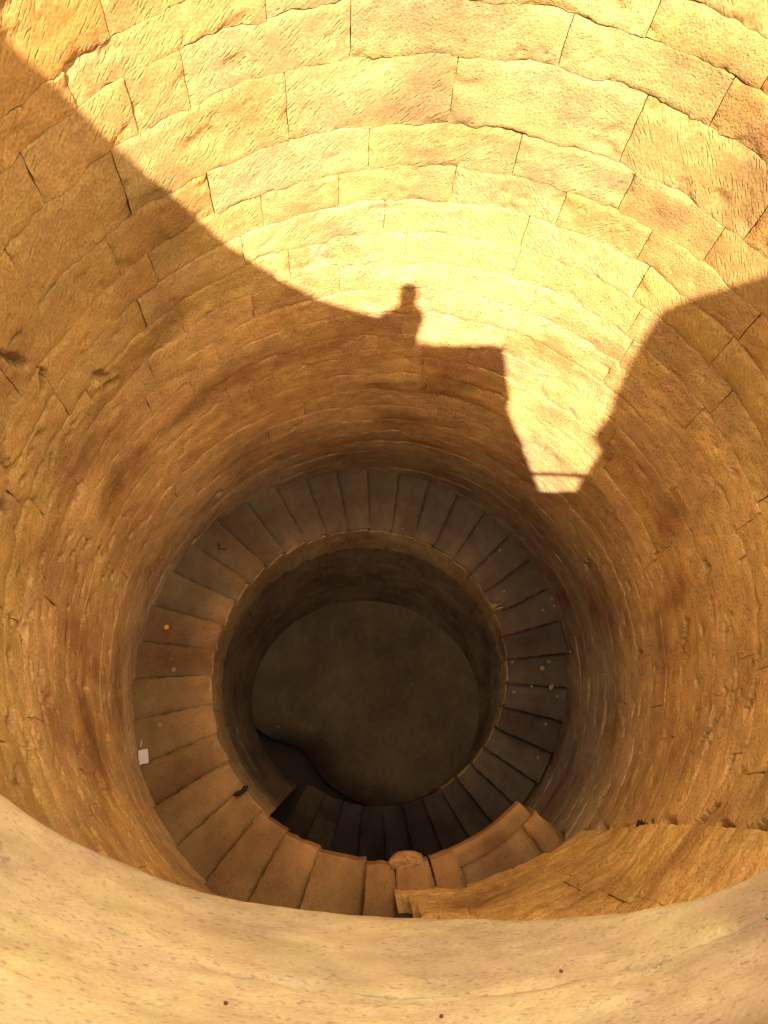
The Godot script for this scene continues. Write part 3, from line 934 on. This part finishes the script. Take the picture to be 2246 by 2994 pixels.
	for j in rings + 1:
		for i in segs + 1:
			var a := TAU * i / segs
			var r := floor_edge(a) * float(j) / rings
			var x := 0.01 + r * sin(a)
			var z := 0.14 + r * cos(a)
			var y := FLOOR_H * SC + 0.025 * n_broad.get_noise_2d(x * 3.0, z * 3.0) + 0.012 * n_mid.get_noise_2d(x * 9.0, z * 9.0)
			if r > 0.60 and j < rings: y -= 0.0
			var k := 0.85 + 0.3 * n_broad.get_noise_2d(x * 2.0 + 9.0, z * 2.0) + 0.15 * n_mid.get_noise_2d(x * 6.0, z * 6.0)
			# shade of the passage, painted into the floor colour along its edge
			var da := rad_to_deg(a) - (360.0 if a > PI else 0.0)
			var passage_shade := smoothstep(-85.0, -60.0, da) * smoothstep(60.0, 10.0, da)
			k *= lerpf(1.0, lerpf(0.3, 1.0, smoothstep(0.0, 0.2, floor_edge(a) - r + 0.04 * n_mid.get_noise_2d(x * 5.0, z * 5.0))), passage_shade)
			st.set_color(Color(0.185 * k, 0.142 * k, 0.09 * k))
			st.set_uv(Vector2(x * SC, z * SC))
			st.set_uv2(Vector2(0.62 + 0.03 * x, 0.2 + 0.03 * z))
			st.add_vertex(Vector3(x * SC, y, z * SC))
	for j in rings:
		for i in segs:
			var p := j * (segs + 1) + i
			for q in [p, p + 1, p + segs + 1, p + 1, p + segs + 2, p + segs + 1]: st.add_index(q)
	# its edge steps down to the sunken passage under the landing
	for i in segs + 1:
		var a := TAU * i / segs
		for yy in [FLOOR_H * SC, FLOOR_H * SC - 0.6]:
			st.set_color(Color(0.26, 0.2, 0.13))
			st.set_uv(Vector2(a * 2.5, yy))
			st.set_uv2(Vector2(0.3, 0.9))
			st.add_vertex(Vector3((0.01 + floor_edge(a) * sin(a)) * SC, yy, (0.14 + floor_edge(a) * cos(a)) * SC))
	var e0 := (rings + 1) * (segs + 1)
	for i in segs:
		for q in [0, 1, 2, 2, 1, 3]: st.add_index(e0 + i * 2 + q)
	st.generate_normals()
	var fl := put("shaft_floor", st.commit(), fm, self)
	fl.set_meta("kind", "structure")
	# the sunken passage
	var disc := CylinderMesh.new()
	disc.top_radius = 1.05 * SC; disc.bottom_radius = 1.05 * SC; disc.height = 0.2; disc.radial_segments = 64
	var pf := put("passage_floor", disc, plain(Color(0.035, 0.027, 0.019), 0.95), self)  # near-black colour carries the shade under the landing
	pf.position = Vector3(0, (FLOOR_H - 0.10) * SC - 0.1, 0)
	pf.set_meta("kind", "structure")

	# ---------------------------------------------------------------- what stands round the top and shades the well
	var pier := base("ruined_pier")
	tag(pier, "ruined stone pier behind the right end of the near parapet, casting the right shadow edge", "wall")
	var outl := PackedVector2Array()
	for q in [[0.722, 1.70], [0.715, 2.14], [0.691, 2.30], [0.679, 2.41], [0.676, 2.58], [0.670, 2.81], [0.634, 2.89], [0.648, 2.97], [0.618, 3.23], [0.602, 3.45], [0.631, 3.51], [0.717, 3.64], [0.9, 3.82], [1.3, 3.95], [1.3, 1.70]]:
		outl.append(Vector2(q[0], q[1]) * SC)
	put("masonry", prism(outl, 0.55 * SC, 0.72 * SC), m_bedded, pier)
	outl.clear()
	for q in [[0.10, 1.70], [0.10, 3.05], [0.273, 3.146], [0.33, 2.87], [0.356, 2.768], [0.350, 2.70], [0.362, 2.67], [0.45, 2.40], [0.535, 2.138], [0.592, 1.958], [0.592, 1.70]]:
		outl.append(Vector2(q[0], q[1]) * SC)
	var jamb := base("ruined_jamb")
	tag(jamb, "slanting broken wall end left of the gap, casting the left edge of the light tongue", "wall")
	put("masonry", prism(outl, 0.55 * SC, 0.72 * SC), m_bedded, jamb)
	var sill := PackedVector2Array([Vector2(0.58, 1.70) * SC, Vector2(0.58, 1.935) * SC, Vector2(0.72, 2.16) * SC, Vector2(0.72, 1.70) * SC])
	put("sill", prism(sill, 0.553 * SC, 0.718 * SC), m_bedded, jamb)
	put("rail", tube([Vector3(0.50, 2.10, 0.56) * SC, Vector3(0.75, 2.355, 0.56) * SC], [0.038, 0.038]), plain(Color(0.2, 0.15, 0.1)), pier)
	var ter := BoxMesh.new()
	ter.size = Vector3(1.5 * SC, 0.86 * SC, 2.0 * SC)
	var tr := put("terrace", ter, plain(Color(0.42, 0.3, 0.14), 0.95), self)
	tr.position = Vector3(-0.47, 2.64 - 0.43, 1.49) * SC
	tr.set_meta("kind", "structure")
	# the ground outside: a sheet with the well's opening cut out
	var gs := SurfaceTool.new()
	gs.begin(Mesh.PRIMITIVE_TRIANGLES)
	for k in 2:
		for i in 97:
			var a := 360.0 * i / 96
			var p := surf(0, a, 1.70, -0.12)
			if k == 1: p = Vector3(sin(deg_to_rad(a)) * 400.0, 1.70 * SC, cos(deg_to_rad(a)) * 400.0)
			gs.set_uv(Vector2(p.x, p.z))
			gs.add_vertex(p)
	for i in 96:
		for q in [i, i + 1, i + 97, i + 1, i + 98, i + 97]: gs.add_index(q)
	gs.generate_normals()
	var gr := put("ground", gs.commit(), plain(Color(0.36, 0.27, 0.15), 0.95), self)
	gr.set_meta("kind", "structure")

	small_things()
	person()

func floor_edge(a: float) -> float:   # the floor ends at a ragged edge in front of the passage
	var d := rad_to_deg(a)
	if d > 180.0: d -= 360.0
	return interp(d, [-74.0, -66.0, -58.0, -52.0, -46.0, -35.7, -24.0, -11.0, 0.0, 11.0, 24.0, 40.0], [0.70, 0.62, 0.52, 0.47, 0.46, 0.475, 0.50, 0.52, 0.54, 0.57, 0.60, 0.68]) + 0.006 * n_mid.get_noise_2d(d * 0.2, 4.0)

func small_things() -> void:
	# pebbles: [tread, x, z, radius]
	var pale := plain(Color(0.34, 0.28, 0.19))
	var dull := plain(Color(0.17, 0.135, 0.09))
	var names: Array = ["pale pebble on the far right step where the light tongue ends", "tiny pale chip beside the pale pebble on the far right step", "pale pebble near the chipped inner corner of a right step", "largest pale pebble by the wall on the upper right steps", "pale pebble just below the largest one by the right wall", "pale pebble left of the pair by the right wall", "dull pebble at the inner end of the right step with the broken leaf", "dull pebble near the wall on the right step with the broken leaf", "pale broken leaf like stone in the middle of a right step", "pale round pebble under the dark riser below the broken leaf", "long pale pebble under the dark riser near the right wall", "pale pebble at the inner end below the dark riser", "tiny bright chip near the wall below the long pale pebble", "dull pebble alone in the middle of a lower right step", "dull pebble alone by the wall on the lowest bright right step", "round brown pebble in the middle of a left step below the wrapper", "round brown pebble on the left step above the white paper", "tiny white chip above the round brown pebble on a left step", "tiny pale chip at the inner edge of a far left step", "tiny pale chip in the middle of a far step, right one of two", "tiny pale chip at the inner edge of a far step, left one of two"]
	var i := 0
	for q in [[24, 0.569, -0.698, 0.029], [23, 0.511, -0.641, 0.014], [25, 0.612, -0.49, 0.031], [26, 0.876, -0.49, 0.049], [26, 0.887, -0.453, 0.029], [26, 0.829, -0.422, 0.036], [28, 0.704, -0.143, 0.037], [28, 0.894, -0.168, 0.042], [28, 0.863, -0.129, 0.059], [28, 0.812, -0.031, 0.032], [28, 0.914, -0.037, 0.059], [29, 0.732, 0.007, 0.044], [29, 0.959, 0.003, 0.02], [30, 0.918, 0.148, 0.035], [31, 0.902, 0.324, 0.033], [9, -0.838, 0.112, 0.042], [7, -0.835, 0.33, 0.042], [9, -0.854, 0.07, 0.016], [17, -0.309, -0.644, 0.018], [20, 0.109, -0.775, 0.018], [20, 0.048, -0.72, 0.018]]:
		var o := put("pebble", pebble_mesh(q[3], 0.45, i), pale, self)
		o.position = Vector3(q[1] * SC, STEP_H[q[0]] * SC + q[3] * 0.4, q[2] * SC)
		o.rotation.y = i * 1.7
		var side: String = "right" if q[1] > 0.3 else ("left" if q[1] < -0.5 else "back")
		tag(o, names[i], "pebble", "pebbles lying on the %s steps" % side)
		i += 1
	for q in [[-0.333, -0.262], [-0.284, 0.195], [-0.5, 0.335], [-0.47, 0.28], [-0.324, 0.318], [0.22, 0.018], [0.151, 0.238], [0.193, -0.166], [0.116, 0.279], [0.4, -0.065], [-0.02, 0.45], [0.3, 0.4], [-0.1, -0.2]]:
		var r := 0.02 + 0.01 * ((i * 7) % 3)
		var o := put("pebble", pebble_mesh(r, 0.5, i), dull, self)
		o.position = Vector3(q[0] * SC, FLOOR_H * SC + r * 0.3, q[1] * SC)
		tag(o, "tiny pale pebble lying on the dark floor of the shaft", "pebble", "pebbles on the shaft floor")
		i += 1
	# a sheet of white paper leaning where the left steps meet the wall
	var st := SurfaceTool.new()
	st.begin(Mesh.PRIMITIVE_TRIANGLES)
	var nx := 6
	for side in [1.0, -1.0]:
		for y in nx + 1:
			for x in nx + 1:
				var fx := float(x) / nx - 0.5
				var fy := float(y) / nx - 0.5
				st.add_vertex(Vector3(fx * 0.145, side * 0.002 + 0.02 * n_mid.get_noise_2d(fx * 3.0, fy * 3.0) + 0.06 * fx * fx, fy * 0.21))
	for s in 2:
		for y in nx:
			for x in nx:
				var p := s * (nx + 1) * (nx + 1) + y * (nx + 1) + x
				var q: Array = [p, p + 1, p + nx + 1, p + 1, p + nx + 2, p + nx + 1]
				if s == 1: q.reverse()
				for k in q: st.add_index(k)
	st.generate_normals()
	var paper := put("paper_sheet", st.commit(), plain(Color(0.8, 0.78, 0.8), 0.7), self)
	paper.position = Vector3(-0.868 * SC, STEP_H[7] * SC + 0.10, 0.452 * SC)
	paper.rotation = Vector3(0.1, 0.25, -0.5)
	tag(paper, "crumpled white sheet of paper at the wall end of a left step", "paper")
	var stick := put("paper_strip", tube([Vector3(0, 0, -0.05), Vector3(0.01, 0.01, 0.05)], [0.008, 0.008], 5), plain(Color(0.75, 0.7, 0.62)), self)
	stick.position = Vector3(-0.89 * SC, STEP_H[7] * SC + 0.05, 0.405 * SC)
	tag(stick, "thin white strip just above the white paper sheet", "litter")
	var wrap_st := pebble_mesh(0.05, 0.5, 91)
	var wrap_m := plain(Color(0.75, 0.42, 0.06), 0.35)
	var wr := put("sweet_wrapper", wrap_st, wrap_m, self)
	wr.position = Vector3(-0.91 * SC, STEP_H[10] * SC + 0.03, -0.057 * SC)
	wr.rotation.y = 0.5
	tag(wr, "shiny crumpled yellow sweet wrapper lying on a left hand step", "wrapper")
	# a black scrap of cloth and a forked twig
	var rag := put("black_rag", tube([Vector3(-0.09, 0.01, 0.05), Vector3(-0.03, 0.035, 0.02), Vector3(0.02, 0.03, -0.01), Vector3(0.06, 0.045, -0.06), Vector3(0.09, 0.02, -0.1)], [0.02, 0.04, 0.03, 0.045, 0.02], 9), plain(Color(0.025, 0.018, 0.015)), self)
	rag.position = Vector3(-0.463 * SC, STEP_H[4] * SC, 0.527 * SC)
	tag(rag, "crumpled black rag near the inner edge of a lower left step", "rag")
	var twig := base("forked_twig", Vector3(-0.781 * SC, STEP_H[13] * SC + 0.015, -0.454 * SC))
	tag(twig, "small dark forked twig lying on an upper left step", "twig")
	put("stem", tube([Vector3(-0.06, 0, -0.1), Vector3(0, 0.01, 0.03)], [0.009, 0.012], 6), plain(Color(0.05, 0.035, 0.02)), twig)
	put("fork", tube([Vector3(0, 0.01, 0.03), Vector3(0.12, 0.012, 0.01)], [0.011, 0.007], 6), plain(Color(0.05, 0.035, 0.02)), twig)
	# a dead tuft stuck in the ragged ledge on the right
	var tp := surf(0, 59.6, 0.31, 0.05)
	var tuft := base("dead_tuft", tp)
	tag(tuft, "dark dry tuft sticking out of the ragged ledge on the right", "plant")
	for k in 9:
		var an := k * 0.7
		put("stalk", tube([Vector3(0, -0.08, 0), Vector3(-0.03 + 0.03 * cos(an), 0.0, -0.03 + 0.04 * sin(an)), Vector3(-0.06 + 0.05 * cos(an), 0.05 + 0.02 * (k % 3), -0.07 + 0.06 * sin(an))], [0.035, 0.03, 0.004], 6), plain(Color(0.06, 0.045, 0.03)), tuft)
	# petals stuck to the near parapet
	var pm := plain(Color(0.13, 0.03, 0.045), 0.7)
	i = 0
	for q in [[15.3, 1.909, "small purple petal on the pale parapet, right of its crack"], [-6.1, 2.012, "small reddish petal at the lower left of the pale parapet"], [6.6, 1.987, "small purple petal at the bottom edge of the pale parapet"]]:
		var p := put("petal", pebble_mesh(0.0075, 0.5, i + 30), pm, self)
		p.position = surf(2, q[0], q[1], 0.02)
		tag(p, q[2], "petal", "petals on the parapet")
		i += 1

func person() -> void:
	# the photographer who leans over the parapet; the picture shows the shadow only
	var px := -0.25
	var t := base("person", Vector3(px, 2.64 * SC, 1.98))
	tag(t, "person leaning over the near parapet with head bowed, seen as a shadow", "person")
	var cloth := plain(Color(0.12, 0.16, 0.24))
	var dark := plain(Color(0.05, 0.05, 0.06))
	var skin := plain(Color(0.42, 0.24, 0.15), 0.6)
	var hip := Vector3(0, 0.95, 0.0)
	var chest := Vector3(-0.02, 1.18, -0.34)
	var neck := Vector3(0.0, 1.33, -0.56)
	var head := Vector3(0.01, 1.52, -0.70)
	var b: Array = []
	b.append([hip + Vector3(-0.08, 0, 0), hip + Vector3(0.08, 0, 0), 0.15, 0.15])
	b.append([hip, chest, 0.2, 0.23])
	b.append([chest + Vector3(-0.2, 0.09, -0.1), chest + Vector3(0.15, 0.05, -0.1), 0.1, 0.09])
	b.append([chest, neck, 0.16, 0.08])
	b.append([neck + Vector3(0, -0.03, 0), head, 0.10, 0.112])
	for s in [-1.0, 1.0]:
		b.append([Vector3(s * 0.09, 0.92, 0.0), Vector3(s * 0.1, 0.5, 0.03), 0.095, 0.062])
		b.append([Vector3(s * 0.1, 0.5, 0.03), Vector3(s * 0.1, 0.09, 0.08), 0.06, 0.042])
		b.append([Vector3(s * 0.1, 0.05, 0.09), Vector3(s * 0.11, 0.035, -0.1), 0.05, 0.035])
		b.append([Vector3(s * 0.19, 1.27, -0.48), Vector3(s * 0.15 + 0.02, 1.10, -0.66), 0.058, 0.045])
		b.append([Vector3(s * 0.15 + 0.02, 1.10, -0.66), Vector3(s * 0.04 + 0.06, 0.92, -0.90), 0.045, 0.03])
	put("body", body_mesh(b, 0.026, 0.05), cloth, t)
	var f := (Vector3(0, -0.75, -0.66)).normalized()
	var hb: Array = [[head + Vector3(0, 0.01, 0.02), head + f * 0.05, 0.112, 0.09], [head + f * 0.06, head + f * 0.075 + Vector3(0, -0.05, 0.03), 0.06, 0.045]]
	hb.append([head + f * 0.11, head + f * 0.135 + Vector3(0, -0.02, 0.015), 0.012, 0.014])
	for s in [-1.0, 1.0]: hb.append([head + Vector3(s * 0.092, -0.01, 0.0), head + Vector3(s * 0.097, -0.03, 0.01), 0.018, 0.012])
	put("head", body_mesh(hb, 0.007, 0.02), skin, t)
	put("hair", body_mesh([[head + Vector3(-0.015, 0.03, 0.035), head + Vector3(0.015, 0.03, 0.035), 0.107, 0.107], [head + Vector3(0, -0.03, 0.06), head + Vector3(0, 0.03, 0.02), 0.095, 0.105]], 0.01, 0.03), dark, t)
	for s in [-1.0, 1.0]:
		var eye := SphereMesh.new()
		eye.radius = 0.012; eye.height = 0.024
		put("eye", eye, dark, t).position = head + f * 0.105 + Vector3(s * 0.032, 0.03, -0.02)
		var w := Vector3(s * 0.04 + 0.06, 0.92, -0.90)
		var fw := Vector3(-s * 0.25, -0.6, -0.7).normalized()
		var side := Vector3(s, 0, 0) - fw * Vector3(s, 0, 0).dot(fw)
		var hand: Array = [[w, w + fw * 0.08, 0.026, 0.03]]
		for k in 4:
			var k0 := w + fw * 0.085 + side * (0.012 * (k - 1.5)) * 1.6
			var k1 := k0 + fw * (0.035 + 0.006 * (1.5 - absf(k - 1.5)))
			hand.append([k0, k1, 0.010, 0.009])
			hand.append([k1, k1 + (fw + Vector3(-s * 0.7, -0.3, 0.2)).normalized() * 0.035, 0.009, 0.008])
		hand.append([w + fw * 0.03, w + fw * 0.06 - side * 0.045, 0.013, 0.011])
		hand.append([w + fw * 0.06 - side * 0.045, w + fw * 0.10 - side * 0.05, 0.011, 0.008])
		put("hand", body_mesh(hand, 0.006, 0.008), skin, t)
